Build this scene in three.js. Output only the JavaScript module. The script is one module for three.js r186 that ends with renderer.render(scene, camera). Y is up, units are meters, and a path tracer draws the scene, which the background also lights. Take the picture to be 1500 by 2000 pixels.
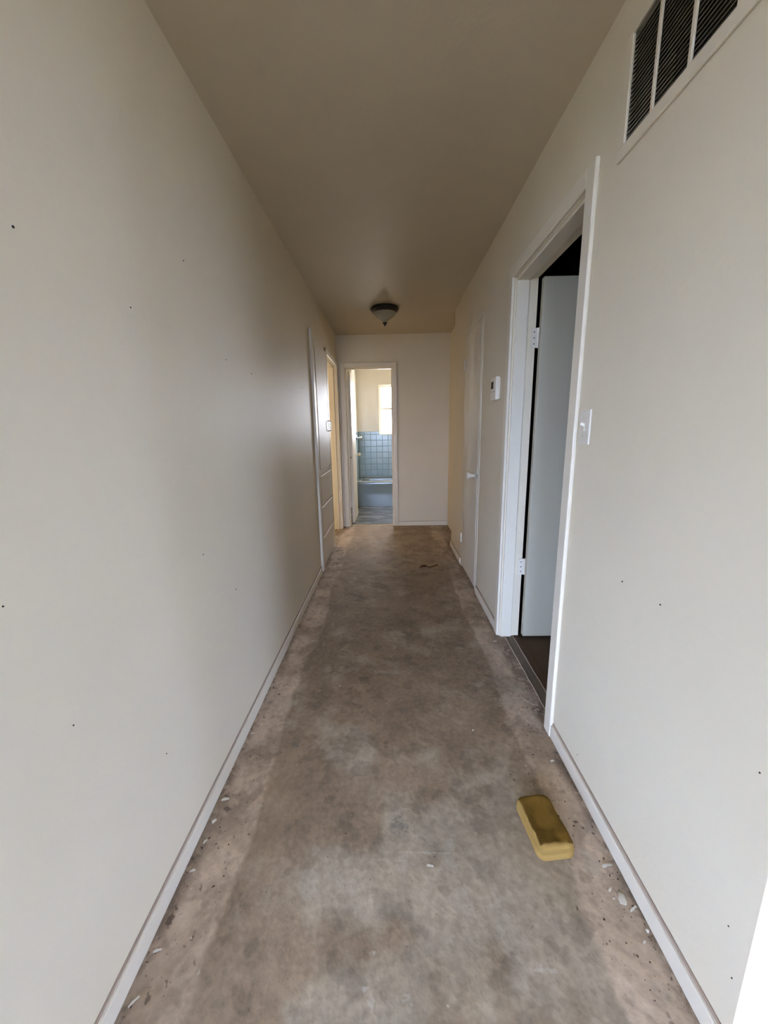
import * as THREE from 'three';
import { RoundedBoxGeometry } from 'three/addons/geometries/RoundedBoxGeometry.js';
import { mergeGeometries } from 'three/addons/utils/BufferGeometryUtils.js';
import { RectAreaLightUniformsLib } from 'three/addons/lights/RectAreaLightUniformsLib.js';

// ---------------------------------------------------------------- camera, sky, light, exposure
const scene = new THREE.Scene();
const renderer = new THREE.WebGLRenderer({ antialias: true });
renderer.toneMapping = THREE.LinearToneMapping;
renderer.toneMappingExposure = 0.98;
renderer.shadowMap.enabled = true;
renderer.shadowMap.type = THREE.PCFSoftShadowMap;
RectAreaLightUniformsLib.init();

const CAM_H = 1.28;
const camera = new THREE.PerspectiveCamera(105.6, 1500 / 2000, 0.05, 200);
camera.rotation.order = 'YXZ';
camera.position.set(0, CAM_H, 0);
camera.rotation.set(-0.2095, 0.01674, -0.01865);
scene.add(camera);

// overcast daylight sky
scene.background = new THREE.Color().setRGB(0.785, 1.0, 1.50);
scene.backgroundIntensity = 30.0;

// added fill lights, pane sized, set at the windows on top of the sky
const FILL_TINT = new THREE.Color().setRGB(1.0, 0.97, 0.89);
function windowFill(x, y, z, w, h, toward, intensity, color = FILL_TINT) {
  const l = new THREE.RectAreaLight(color, intensity, w, h);
  l.position.set(x, y, z); l.lookAt(toward[0], toward[1], toward[2]);
  scene.add(l); return l;
}
// warm-tinted fills added to brighten the bathroom and the deep end of the hall
windowFill(0.12, 1.62, -7.345, 0.53, 0.8, [0.12, 1.62, 0], 60);
windowFill(-4.23, 1.4, -7.4, 0.93, 1.32, [0, 1.4, -7.4], 62);

// ---------------------------------------------------------------- dimensions (metres)
const XL = -0.641, XR = 0.668, HC = 2.42, ZB = -5.11, T = 0.12, ZE = -0.555, HEAD = 2.035;

// ---------------------------------------------------------------- helpers
function rng(seed) { let a = seed >>> 0; return () => { a |= 0; a = (a + 0x6D2B79F5) | 0; let t = Math.imul(a ^ (a >>> 15), 1 | a); t = (t + Math.imul(t ^ (t >>> 7), 61 | t)) ^ t; return ((t ^ (t >>> 14)) >>> 0) / 4294967296; }; }
const used = new Map();
function numbered(n) { const k = used.get(n) ?? 0; used.set(n, k + 1); return k ? `${n}_${String(k).padStart(3, '0')}` : n; }
function shadow(o) { o.traverse((m) => { if (m.isMesh) { m.castShadow = true; m.receiveShadow = true; } }); return o; }
function mesh(name, geo, mat, parent = scene) {
  const m = new THREE.Mesh(Array.isArray(geo) ? (geo.length > 1 ? mergeGeometries(geo.map((g) => clean(g))) : geo[0]) : geo, mat);
  m.name = parent === scene ? numbered(name) : name; m.castShadow = m.receiveShadow = true; parent.add(m); return m;
}
function clean(g) { const o = g.index ? g.toNonIndexed() : g; for (const k of Object.keys(o.attributes)) if (!['position', 'normal', 'uv'].includes(k)) o.deleteAttribute(k); return o; }
function group(name, x = 0, y = 0, z = 0) { const g = new THREE.Group(); g.name = numbered(name); g.position.set(x, y, z); scene.add(g); return g; }
function tag(o, label, category, grp) { o.userData.label = label; o.userData.category = category; if (grp) o.userData.group = grp; return o; }
function struct(o, label, category) { o.userData.kind = 'structure'; if (label) o.userData.label = label; if (category) o.userData.category = category; return o; }
const box = (w, h, d, x = 0, y = 0, z = 0) => new THREE.BoxGeometry(w, h, d).translate(x, y, z);
const rbox = (w, h, d, x = 0, y = 0, z = 0, r = 0.003, s = 2) => new RoundedBoxGeometry(w, h, d, s, Math.min(r, w / 2.01, h / 2.01, d / 2.01)).translate(x, y, z);
// box from ranges, offset so that the piece can live in a group at (ox, oy, oz)
const span = (x0, x1, y0, y1, z0, z1, r = 0.0025, o = [0, 0, 0]) => rbox(Math.abs(x1 - x0), Math.abs(y1 - y0), Math.abs(z1 - z0), (x0 + x1) / 2 - o[0], (y0 + y1) / 2 - o[1], (z0 + z1) / 2 - o[2], r);
const plain = (x0, x1, y0, y1, z0, z1) => box(x1 - x0, y1 - y0, z1 - z0, (x0 + x1) / 2, (y0 + y1) / 2, (z0 + z1) / 2);
function planarUV(geo, fn) {
  const p = geo.attributes.position, uv = new Float32Array(p.count * 2);
  for (let i = 0; i < p.count; i++) { const [u, v] = fn(p.getX(i), p.getY(i), p.getZ(i)); uv[2 * i] = u; uv[2 * i + 1] = v; }
  geo.setAttribute('uv', new THREE.BufferAttribute(uv, 2)); return geo;
}
function panelShape(a0, a1, y0, y1, holes) {
  const s = new THREE.Shape([[a0, y0], [a1, y0], [a1, y1], [a0, y1]].map(([a, b]) => new THREE.Vector2(a, b)));
  for (const [h0, h1, k0, k1] of holes) {
    // an opening that reaches the floor is cut slightly above the bottom edge line of the panel's own foot (panels start below the floor)
    s.holes.push(new THREE.Path([[h0, k0], [h0, k1], [h1, k1], [h1, k0]].map(([a, b]) => new THREE.Vector2(a, b))));
  }
  return s;
}
const FOOT = -0.1;
// wall whose faces look along x: thickness x0..x1, runs z0..z1, holes [za, zb, ya, yb]
function wallX(x0, x1, z0, z1, holes = [], y0 = FOOT, y1 = HC) {
  const s = panelShape(-z1, -z0, y0, y1, holes.map(([a, b, c, d]) => [-b, -a, c, d]));
  return new THREE.ExtrudeGeometry(s, { depth: x1 - x0, bevelEnabled: false }).rotateY(Math.PI / 2).translate(x0, 0, 0);
}
// wall whose faces look along z: thickness z0..z1, runs x0..x1, holes [xa, xb, ya, yb]
function wallZ(z0, z1, x0, x1, holes = [], y0 = FOOT, y1 = HC) {
  return new THREE.ExtrudeGeometry(panelShape(x0, x1, y0, y1, holes), { depth: z1 - z0, bevelEnabled: false }).translate(0, 0, z0);
}
function slabY(y0, y1, x0, x1, z0, z1) { return new THREE.ExtrudeGeometry(panelShape(x0, x1, -z1, -z0, []), { depth: y1 - y0, bevelEnabled: false }).rotateX(-Math.PI / 2).translate(0, y0, 0); }

// ---------------------------------------------------------------- noise and textures
function noiseField(seed, tile = 0) {
  const r = rng(seed), N = 256, tab = new Float32Array(N * N); for (let i = 0; i < tab.length; i++) tab[i] = r();
  return (x, y, period = N) => {
    const xi = Math.floor(x), yi = Math.floor(y); let fx = x - xi, fy = y - yi;
    fx = fx * fx * (3 - 2 * fx); fy = fy * fy * (3 - 2 * fy);
    const m = (v) => ((v % period) + period) % period;
    const x0 = m(xi), x1 = m(xi + 1), y0 = m(yi) * N, y1 = m(yi + 1) * N;
    return (tab[y0 + x0] * (1 - fx) + tab[y0 + x1] * fx) * (1 - fy) + (tab[y1 + x0] * (1 - fx) + tab[y1 + x1] * fx) * fy;
  };
}
function fbm(n, x, y, oct, period = 256) { let s = 0, a = 0.5, t = 0; for (let i = 0; i < oct; i++) { s += a * n(x, y, period); t += a; a *= 0.5; x *= 2; y *= 2; period = Math.min(256, period * 2); } return s / t; }
const sm = (a, b, v) => { if (a > b) return 1 - sm(b, a, v); const t = Math.min(1, Math.max(0, (v - a) / (b - a))); return t * t * (3 - 2 * t); };
const toS = (c) => Math.round(255 * Math.min(1, Math.max(0, c <= 0.0031308 ? 12.92 * c : 1.055 * Math.pow(c, 1 / 2.4) - 0.055)));
function dataTex(w, h, fill, srgb, repeat) {
  const d = new Uint8Array(w * h * 4);
  for (let j = 0; j < h; j++) for (let i = 0; i < w; i++) { const c = fill(i, j), k = 4 * (j * w + i); d[k] = c[0]; d[k + 1] = c[1]; d[k + 2] = c[2]; d[k + 3] = 255; }
  const t = new THREE.DataTexture(d, w, h, THREE.RGBAFormat);
  t.magFilter = THREE.LinearFilter; t.minFilter = THREE.LinearMipmapLinearFilter; t.generateMipmaps = true; t.wrapS = t.wrapT = THREE.RepeatWrapping;
  if (srgb) t.colorSpace = THREE.SRGBColorSpace; if (repeat) t.repeat.set(repeat[0], repeat[1]); t.needsUpdate = true; return t;
}
// painted plaster: fine roller stipple with slow waviness
const nA = noiseField(11), nB = noiseField(23), nC = noiseField(37), nD = noiseField(51);
const stipple = dataTex(512, 512, (i, j) => {
  const u = i / 512, v = j / 512;
  const f = 0.5 * nA(u * 128, v * 96, 32 * 4 === 128 ? 128 : 128) * 0 + fbm(nA, u * 64, v * 64, 3, 64);
  const w = fbm(nB, u * 4, v * 4, 2, 4), s = fbm(nC, u * 32, v * 4, 2, 32) ;
  const g = Math.round(255 * Math.min(1, Math.max(0, 0.40 * f + 0.45 * w + 0.15 * s)));
  return [g, g, g];
}, false, [1 / 0.7, 1 / 0.7]);
const mottle = dataTex(512, 512, (i, j) => {
  const u = i / 512, v = j / 512, m = fbm(nD, u * 5, v * 5, 5, 5);
  const k = 0.955 + 0.075 * m; return [toS(0.98 * k), toS(0.98 * k), toS(0.975 * k)];
}, true, [1 / 1.9, 1 / 1.9]);
const brush = dataTex(256, 256, (i, j) => { const u = i / 256, v = j / 256, g = Math.round(255 * fbm(nC, u * 64, v * 3, 2, 64)); return [g, g, g]; }, false, [1 / 0.25, 1 / 0.25]);

// ---------------------------------------------------------------- materials
const lin = (r, g, b) => new THREE.Color().setRGB(r, g, b);
const std = (c, rough, extra = {}) => new THREE.MeshStandardMaterial({ color: c, roughness: rough, metalness: 0, ...extra });
const M = {
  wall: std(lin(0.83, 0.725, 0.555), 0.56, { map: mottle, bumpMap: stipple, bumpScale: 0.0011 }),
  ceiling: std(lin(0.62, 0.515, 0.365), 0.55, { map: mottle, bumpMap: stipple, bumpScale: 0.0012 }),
  trim: std(lin(0.83, 0.745, 0.605), 0.4),
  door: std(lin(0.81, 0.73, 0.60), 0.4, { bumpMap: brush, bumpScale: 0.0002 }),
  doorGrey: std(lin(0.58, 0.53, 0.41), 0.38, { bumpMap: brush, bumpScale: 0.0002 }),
  cabinet: std(lin(0.76, 0.67, 0.55), 0.5, { bumpMap: brush, bumpScale: 0.0003 }),
  hinge: std(lin(0.81, 0.745, 0.64), 0.45),
  dark: std(lin(0.012, 0.010, 0.009), 0.7),
  hole: std(lin(0.02, 0.017, 0.014), 0.9),
  plastic: std(lin(0.82, 0.76, 0.655), 0.38),
  bronze: std(lin(0.010, 0.007, 0.006), 0.3, { metalness: 0.1 }),
  alabaster: new THREE.MeshPhysicalMaterial({ color: lin(0.36, 0.335, 0.25), roughness: 0.4 }),
  chrome: std(lin(0.75, 0.76, 0.77), 0.18, { metalness: 1 }),
  tileGlaze: [0, 1, 2, 3].map((k) => std(lin(0.345 + 0.013 * (k - 1.5), 0.455 + 0.014 * (k - 1.5), 0.52 + 0.013 * (k - 1.5)), 0.16)),
  grout: std(lin(0.235, 0.31, 0.35), 0.9),
  tub: std(lin(0.225, 0.282, 0.305), 0.13),
  sky_glass: new THREE.MeshPhysicalMaterial({ color: 0xffffff, roughness: 0, transmission: 1, thickness: 0, ior: 1.5 }),
  dimPane: new THREE.MeshPhysicalMaterial({ color: lin(0.42, 0.42, 0.42), roughness: 0, transmission: 1, thickness: 0, ior: 1.5 }),  // clear pane with a grey tint added to dim the sky behind it
  shadePaint: std(lin(0.045, 0.030, 0.02), 0.7),  // near-black colour paints the darkness of the unlit side room onto its surfaces
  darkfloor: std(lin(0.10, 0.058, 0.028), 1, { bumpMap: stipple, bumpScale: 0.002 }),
  bath: std(lin(0.82, 0.775, 0.69), 0.45, { map: mottle, bumpMap: stipple, bumpScale: 0.001 }),
  ground: std(lin(0.11, 0.10, 0.058), 1),
  ventPaint: std(lin(0.80, 0.70, 0.55), 0.5),
  slat: std(lin(0.10, 0.085, 0.065), 0.5),
  louver: std(lin(0.17, 0.14, 0.10), 0.65),
  rimLight: std(lin(0.86, 0.86, 0.84), 0.25),
  galvanised: std(lin(0.36, 0.36, 0.35), 0.45, { metalness: 0.7 }),
  dirt: std(lin(0.085, 0.05, 0.03), 0.95),
  flake: std(lin(0.70, 0.64, 0.54), 0.6, { side: THREE.DoubleSide }),
  tan: std(lin(0.42, 0.33, 0.24), 0.8),
  leaf: std(lin(0.12, 0.036, 0.011), 0.6, { side: THREE.DoubleSide }),
  grime: std(lin(0.36, 0.27, 0.205), 0.9),
};

// stained bare concrete of the hall: adhesive, rust, dust, spatter, plus painted light and shadow
const FX0 = -0.80, FX1 = 0.80, FZ0 = -5.25, FZ1 = -0.25;
const n1 = noiseField(101), n2 = noiseField(202), n3 = noiseField(303), n4 = noiseField(404), n5 = noiseField(505);
const fr = rng(777);
const specks = [];
for (let i = 0; i < 1500; i++) {      // spatter, more of it beside the walls where the carpet strips were pulled up
  const near = fr() < 0.72, side = fr() < 0.5 ? -1 : 1;
  const off = near ? Math.pow(fr(), 1.6) * 0.22 : fr() * 0.64;
  const x = side < 0 ? XL + 0.015 + off : XR - 0.015 - off, z = FZ0 + fr() * 5, light = fr() < 0.22;
  specks.push([x, z, 0.0015 + 0.0035 * Math.pow(fr(), 3), light ? 1 : 0, 1 + 2.2 * Math.pow(fr(), 2), fr() * 3.14, 0.35 + 0.6 * fr()]);
}
// larger marks, and a painted shadow behind the sponge: [x, z, radius, kind(0 dark brown,1 pale,2 grey), stretch, angle, strength]
specks.push([0.014, -1.041, 0.034, 2, 1.2, 0.3, 0.55], [-0.415, -1.378, 0.022, 2, 1.2, 0.5, 0.5], [-0.609, -0.79, 0.016, 0, 2.6, 1.5, 0.9], [-0.52, -1.0, 0.006, 0, 4, 1.3, 0.7],
  [-0.60, -1.14, 0.012, 0, 2.2, 1.2, 0.85], [-0.585, -1.1, 0.010, 0, 2, 0.6, 0.7], [-0.50, -0.70, 0.006, 0, 2.4, 1.0, 0.8], [-0.55, -0.665, 0.006, 0, 2.2, 1.0, 0.7], [-0.53, -0.76, 0.005, 0, 3, 1.2, 0.5],
  [-0.56, -0.86, 0.006, 0, 3, 1.3, 0.6], [-0.58, -0.64, 0.012, 0, 2, 1.4, 0.8], [0.11, -0.955, 0.02, 1, 34, 0.02, 0.4], [-0.03, -0.935, 0.016, 1, 40, 0.05, 0.3],
  [-0.06, -0.722, 0.008, 1, 1.2, 0, 0.7], [-0.077, -0.658, 0.007, 1, 1.4, 0.4, 0.7], [0.02, -0.64, 0.012, 1, 1.3, 0.4, 0.6], [-0.06, -0.635, 0.010, 1, 1.6, 1.2, 0.6], [0.36, -0.69, 0.012, 1, 5, 0.05, 0.6], [0.35, -0.70, 0.004, 1, 1, 0, 0.8],
  [0.60, -0.60, 0.012, 0, 2, 1.4, 0.6], [0.55, -1.16, 0.05, 0, 1.4, 0.4, 0.22], [0.60, -1.05, 0.008, 0, 2, 0.3, 0.8], [0.61, -1.03, 0.006, 0, 1.6, 0.9, 0.9], [0.17, -3.70, 0.05, 1, 2.0, 0.1, 0.3], [-0.02, -1.87, 0.05, 1, 6, 0.05, 0.3], [-0.02, -1.95, 0.05, 1, 2, 0.5, 0.22], [0.39, -2.1, 0.02, 1, 1.5, 0.2, 0.4],  // the broad faint brown mark behind the sponge paints its cast shadow
  [-0.40, -2.4, 0.02, 1, 6, 1.5, 0.35], [-0.42, -2.15, 0.014, 1, 5, 1.5, 0.35], [0.12, -3.05, 0.04, 0, 3, 0.1, 0.25], [-0.15, -3.15, 0.03, 1, 2.4, 0.1, 0.3]);
const mix3 = (a, b, t) => [a[0] + (b[0] - a[0]) * t, a[1] + (b[1] - a[1]) * t, a[2] + (b[2] - a[2]) * t];
function concreteTile(FW, FH, Z0, Z1) {
  const px2 = (FX1 - FX0) / FW, pz2 = (Z1 - Z0) / FH, speckA = new Float32Array(FW * FH), speckK = new Uint8Array(FW * FH), height = new Uint8Array(FW * FH);
  for (const [x, z, r, kind, st, ang, str] of specks) {
    const ca = Math.cos(ang), sa = Math.sin(ang), R = r * Math.sqrt(st) * 1.3, ra = r * Math.sqrt(st), rb = r / Math.sqrt(st);
    const i0 = Math.max(0, Math.floor((x - R - FX0) / px2)), i1 = Math.min(FW - 1, Math.ceil((x + R - FX0) / px2));
    const j0 = Math.max(0, Math.floor((z - R - Z0) / pz2)), j1 = Math.min(FH - 1, Math.ceil((z + R - Z0) / pz2));
    for (let j = j0; j <= j1; j++) for (let i = i0; i <= i1; i++) {
      const dx = FX0 + (i + 0.5) * px2 - x, dz = Z0 + (j + 0.5) * pz2 - z, a = (dx * ca + dz * sa) / ra, b = (-dx * sa + dz * ca) / rb;
      const d = Math.sqrt(a * a + b * b) + 1.1 * (n3((x + dx) * 190, (z + dz) * 190) - 0.5) + 0.7 * (n2((x + dx) * 70, (z + dz) * 70) - 0.5), v = str * (1 - sm(0.35, 1.05, d)), k = j * FW + i;
      if (v > speckA[k]) { speckA[k] = v; speckK[k] = kind; }
    }
  }
  const map = dataTex(FW, FH, (i, j) => {
    const x = FX0 + (i + 0.5) * px2, z = Z0 + (j + 0.5) * pz2;
    const p = 0.8 * x + 0.6 * z, q = 0.8 * z - 0.6 * x;      // noise turned off the axes of the hall
    const big = fbm(n1, p * 2.1 + 7, q * 1.8 + 40, 4), mid = fbm(n2, p * 9 + 20, q * 8 + 90, 5), fine = fbm(n3, p * 70 + 30, q * 64 + 400, 4), cloud = fbm(n4, q * 5 + 60, p * 4.4 + 70, 5);
    const warp = 0.05 * (fbm(n5, x * 6, z * 5 + 50, 4) - 0.5) + 0.02 * (mid - 0.5);
    const brown = [0.272, 0.192, 0.122], grey = [0.345, 0.275, 0.193], pink = [0.53, 0.398, 0.285];
    // the trodden brown track down the middle gives way to bare grey screed at the near end
    const screed = sm(0.36, 0.66, 0.5 + 0.55 * (big - 0.5) + 0.6 * (cloud - 0.5) + 0.5 * (mid - 0.5) + 0.42 * (sm(-0.30, 0.12, x + 0.25 * (cloud - 0.5)) * sm(-1.7, -0.95, z + 0.6 * (big - 0.5)) - 0.42));
    let c = mix3(brown, grey, screed);
    // strip beside the walls that lay under the carpet's tack strip, with a ragged edge
    const dl = x - XL - 0.165 + 1.6 * warp, dr = XR - x - 0.15 + 1.6 * warp;
    const edge = Math.max(1 - sm(-0.008, 0.014, dl), 1 - sm(-0.008, 0.014, dr)) * (0.45 + 0.55 * sm(0.35, 0.62, 0.6 * cloud + 0.4 * mid));
    c = mix3(c, pink, 0.82 * edge);
    c = mix3(c, [0.40, 0.295, 0.195], 0.6 * (1 - edge) * sm(-3.0, -3.7, z + 0.9 * (cloud - 0.5)));      // tan lift past the cupboard paints the doorway light into the floor
    const k = 0.44 + 0.64 * mid + 0.52 * fine; c = c.map((v) => v * k);
    const foot = Math.min(x - XL, XR - x), grit = (1 - sm(0.012, 0.055, foot + 0.04 * (cloud - 0.5))) * sm(0.42, 0.60, 0.5 * mid + 0.5 * fine); c = mix3(c, [0.11, 0.07, 0.045], 0.75 * grit);
    // pale skim residue and scuffs
    const pale = sm(0.56, 0.68, fbm(n5, q * 13 + 9, p * 11 + 9, 5)) * sm(0.45, 0.62, cloud);
    c = mix3(c, [0.45, 0.375, 0.285], 0.38 * pale * (0.5 + fine));
    const dk = sm(0.58, 0.68, fbm(n2, q * 17 + 77, p * 15 + 33, 4)) * 0.4; c = c.map((v) => v * (1 - 0.5 * dk));
    const id = j * FW + i, s = speckA[id];
    if (s > 0) c = mix3(c, speckK[id] === 1 ? [0.52, 0.45, 0.365] : speckK[id] === 2 ? [0.12, 0.112, 0.095] : [0.085, 0.052, 0.034], s);
    height[id] = Math.round(255 * Math.min(1, 0.35 * mid + 0.35 * fine + 0.2 * edge + 0.1 * pale));
    return [toS(c[0]), toS(c[1]), toS(c[2])];
  }, true);
  const bump = dataTex(FW, FH, (i, j) => { const g = height[j * FW + i]; return [g, g, g]; }, false);
  for (const t of [map, bump]) t.wrapS = t.wrapT = THREE.ClampToEdgeWrapping;
  return std(lin(1, 1, 1), 0.75, { map, bumpMap: bump, bumpScale: 0.004 });
}
const FZM = -2.35;
M.concreteNear = concreteTile(1536, 1920, FZM, FZ1);
M.concreteFar = concreteTile(896, 1280, FZ0, FZM);
M.concretePlain = std(lin(0.22, 0.175, 0.13), 0.75, { bumpMap: stipple, bumpScale: 0.001 });
// grey vinyl of the bathroom floor with pale streaks in its colour
const vinyl = dataTex(512, 512, (i, j) => {
  const u = i / 512, v = j / 512, a = fbm(n1, u * 6, v * 9, 5, 6), b = fbm(n2, u * 20, v * 20, 4, 20), w = sm(0.58, 0.7, fbm(n4, u * 5, v * 12, 5, 5));
  let c = mix3([0.085, 0.088, 0.086], [0.19, 0.194, 0.188], a * 0.7 + b * 0.3); c = mix3(c, [0.42, 0.43, 0.42], 0.55 * w); return c.map(toS);
}, true, [1 / 1.7, 1 / 1.7]);
const vinylBump = dataTex(256, 256, (i, j) => { const g = Math.round(255 * fbm(n3, i / 256 * 5, j / 256 * 8, 3, 5)); return [g, g, g]; }, false, [1 / 0.9, 1 / 0.9]);
M.vinyl = std(lin(1, 1, 1), 0.22, { map: vinyl, bumpMap: vinylBump, bumpScale: 0.006 });

// ================================================================ the shell
// ---- floors
const floorPiece = (z0, z1, Z0, Z1) => planarUV(plain(XL - T, FX1 - 0.012, -0.1, 0, z0, z1), (x, y, z) => [(x - FX0) / (FX1 - FX0), (z - Z0) / (Z1 - Z0)]);
struct(mesh('floor', floorPiece(FZM, -0.3, FZM, FZ1), M.concreteNear), 'stained bare concrete floor of the near hallway', 'floor');
struct(mesh('floor_hall_end', floorPiece(-5.23, FZM, FZ0, FZM), M.concreteFar), 'stained bare concrete floor at the hallway end', 'floor');
struct(mesh('floor_front_room', slabY(-0.1, 0, -4.62, 5.12, -0.3, 3.12), M.concretePlain));
struct(mesh('floor_bathroom', slabY(-0.1, 0.004, -1.72, 1.12, -7.37, -5.23), M.vinyl), 'streaked glossy grey vinyl floor in the bathroom', 'floor');
struct(mesh('floor_bedroom', slabY(-0.1, 0, -4.32, XL - T, -8.12, -4.2), M.concretePlain));
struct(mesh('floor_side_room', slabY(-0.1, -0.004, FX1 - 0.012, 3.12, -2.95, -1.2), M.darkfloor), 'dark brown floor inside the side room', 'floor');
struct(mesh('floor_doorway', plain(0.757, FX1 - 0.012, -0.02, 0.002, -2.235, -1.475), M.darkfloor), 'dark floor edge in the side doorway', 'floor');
// ---- ceiling
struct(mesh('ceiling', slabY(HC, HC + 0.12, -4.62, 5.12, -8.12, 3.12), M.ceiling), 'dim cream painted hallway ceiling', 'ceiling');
// ---- hall walls.  Openings reach from below the floor line, closed at the foot by the floor slab.
const CAB = [-4.125, -3.46], LD = [-4.98, -4.22], R1 = [-2.235, -1.475], R2 = [-3.51, -2.945], BD = [-0.545, 0.045];
const low = -0.09;
const wallLeft = struct(mesh('wall_left', wallX(XL - T, XL, ZB - T, -0.42, [[...CAB, low, 2.06], [...LD, low, HEAD]]), M.wall), 'long off white painted hallway wall with nail holes', 'wall');
const wallRight = struct(mesh('wall_right', wallX(XR, XR + T, -4.16, ZE, [[...R1, low, HEAD], [...R2, low, HEAD], [-1.29, -0.63, 2.02, 2.31]]), M.wall), 'off white painted hallway wall with open doorway and grille', 'wall');
struct(mesh('wall_right_recess', wallX(0.77, 0.77 + T, ZB - T, -4.16), M.wall), 'shaded short wall set back past the closet', 'wall');
const wallBack = struct(mesh('wall_back', wallZ(ZB - T, ZB, XL, 0.77, [[...BD, low, HEAD]]), M.wall), 'cream end wall of the hallway around the bathroom doorway', 'wall');
// ---- front room behind the camera
struct(mesh('wall_front_room_north', wallZ(ZE - T, ZE, XR + T, 5.12), M.wall), 'bright wall face turning off the hallway corner', 'wall');
const SOUTH = [[-3.7, -1.7, 0.25, 2.1], [3.2, 4.8, 0.2, 2.15], [-0.75, 0.15, 0.2, 2.1]], EAST = [1.0, 1.45, 0.85, 2.0];
struct(mesh('wall_front_room_south', wallZ(3, 3 + T, -4.62, 5.12, SOUTH), M.wall));
struct(mesh('wall_front_room_west', wallX(-4.62, -4.5, -0.42, 3), M.wall));
struct(mesh('wall_front_room_left', wallZ(-0.54, -0.42, -4.62, XL - T), M.wall));
struct(mesh('floor_front_room_left', slabY(-0.1, 0, -4.62, XL - T, -0.54, -0.3), M.concretePlain));
struct(mesh('wall_front_room_east', wallX(5, 5 + T, ZE, 3, [EAST]), M.wall));
// ---- bathroom
const BW = [-0.18, 0.42, 1.184, 2.055], ZBB = -7.25, ZTUB = -6.49, XA = -0.58;
struct(mesh('wall_bathroom_back', wallZ(ZBB - T, ZBB, -1.72, 1.12, [BW]), M.bath), 'cream bathroom wall above the blue tile', 'wall');
struct(mesh('wall_bathroom_alcove', wallX(XA - T, XA, ZBB, -6.42), M.bath), 'short bathroom wall at the end of the tub', 'wall');
struct(mesh('wall_bathroom_left', wallX(-1.72, -1.6, ZBB, ZB - T), M.bath));
struct(mesh('wall_bathroom_right', wallX(1.0, 1.12, ZBB, ZB - T), M.bath));
struct(mesh('wall_bathroom_front', [wallZ(ZB - T, ZB, -1.72, XL - T), wallZ(ZB - T, ZB, 0.89, 1.12)], M.bath));
// ---- bedroom on the left
struct(mesh('wall_bedroom_front', wallZ(-4.2, -4.13, -4.32, XL - T), M.wall));
const BEDW = [-7.9, -6.9, 0.7, 2.1];
struct(mesh('wall_bedroom_left', wallX(-4.32, -4.2, -8.12, -4.2, [BEDW]), M.wall));
struct(mesh('wall_bedroom_back', wallZ(-8.12, -8, -4.2, -1.6), M.wall));
struct(mesh('wall_bedroom_right', wallX(-1.72, -1.6, -8, ZBB - T), M.wall));
// ---- dark side room on the right
struct(mesh('wall_side_room_near', wallZ(-1.42, -1.3, XR + T, 3.12), M.shadePaint));
struct(mesh('wall_side_room_far', wallZ(-2.95, -2.83, XR + T, 3.12), M.shadePaint));
struct(mesh('wall_side_room_right', wallX(3, 3.12, -2.83, -1.42), M.shadePaint));
struct(mesh('added_ceiling_side_room', slabY(2.36, 2.40, XR + T, 3.0, -2.83, -1.42), M.shadePaint));  // dark slab added below the real ceiling to keep the room black
// ---- closet behind the flush door
struct(mesh('wall_closet', [wallX(1.4, 1.5, -4.16, -2.95), wallZ(-4.26, -4.16, 0.89, 1.5)], M.wall));
// ---- lot outside
struct(mesh('ground', slabY(-0.5, -0.25, -40, 40, -45, 40), M.ground), 'lawn outside the windows', 'ground');

// ================================================================ windows
function windowZ(name, z, x0, x1, y0, y1, opt = {}) {       // glazing in a wall that faces along z; z = middle of the frame
  const g = struct(group(name, (x0 + x1) / 2, y0, z)); const o = [(x0 + x1) / 2, y0, z], f = opt.f ?? 0.035, d = 0.05;
  for (const [a, b, c, e] of [[x0, x1, y0, y0 + f], [x0, x1, y1 - f, y1], [x0, x0 + f, y0 + f, y1 - f], [x1 - f, x1, y0 + f, y1 - f]]) mesh('frame', span(a, b, c, e, z - d / 2, z + d / 2, 0.002, o), M.trim, g);
  const bars = opt.bars ?? [], vb = opt.vbars ?? [];
  for (const y of bars) mesh('rail', span(x0 + f, x1 - f, y - 0.016, y + 0.016, z - 0.02, z + 0.02, 0.002, o), M.trim, g);
  for (const x of vb) mesh('stile', span(x - 0.03, x + 0.03, y0 + f, y1 - f, z - 0.02, z + 0.02, 0.002, o), M.trim, g);
  const ys = [y0 + f, ...bars, y1 - f], xs = [x0 + f, ...vb, x1 - f];
  for (let i = 0; i + 1 < ys.length; i++) for (let k = 0; k + 1 < xs.length; k++) { const p = new THREE.PlaneGeometry(xs[k + 1] - xs[k], ys[i + 1] - ys[i]).translate((xs[k] + xs[k + 1]) / 2 - o[0], (ys[i] + ys[i + 1]) / 2 - o[1], 0); mesh('pane', p, opt.glass ?? M.sky_glass, g); }
  return g;
}
function windowX(name, x, z0, z1, y0, y1, opt) { const g = windowZ(name, 0, z0, z1, y0, y1, opt); g.position.set(x, y0, (z0 + z1) / 2); g.rotation.y = -Math.PI / 2; return g; }
const w1 = struct(windowZ('window_1', ZBB - 0.07, ...BW, { bars: [1.646], glass: M.dimPane }), 'overexposed white sash window above the bathtub', 'window');
mesh('sill', span(BW[0], BW[1], BW[2] - 0.0, BW[2] + 0.012, ZBB - 0.045, ZBB + 0.012, 0.003, [0.12, BW[2], ZBB - 0.07]), M.trim, w1);
windowX('window_2', -4.26, BEDW[0], BEDW[1], BEDW[2], BEDW[3], { bars: [1.42] });
windowZ('window_3', 3.06, ...SOUTH[0], { vbars: [-2.8], f: 0.05 });
windowZ('window_4', 3.06, ...SOUTH[1], { bars: [1.4] });
windowZ('window_6', 3.06, ...SOUTH[2], { vbars: [-0.3], f: 0.05 });
windowX('window_5', 5.06, EAST[0], EAST[1], EAST[2], EAST[3], { bars: [1.4] });

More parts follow.
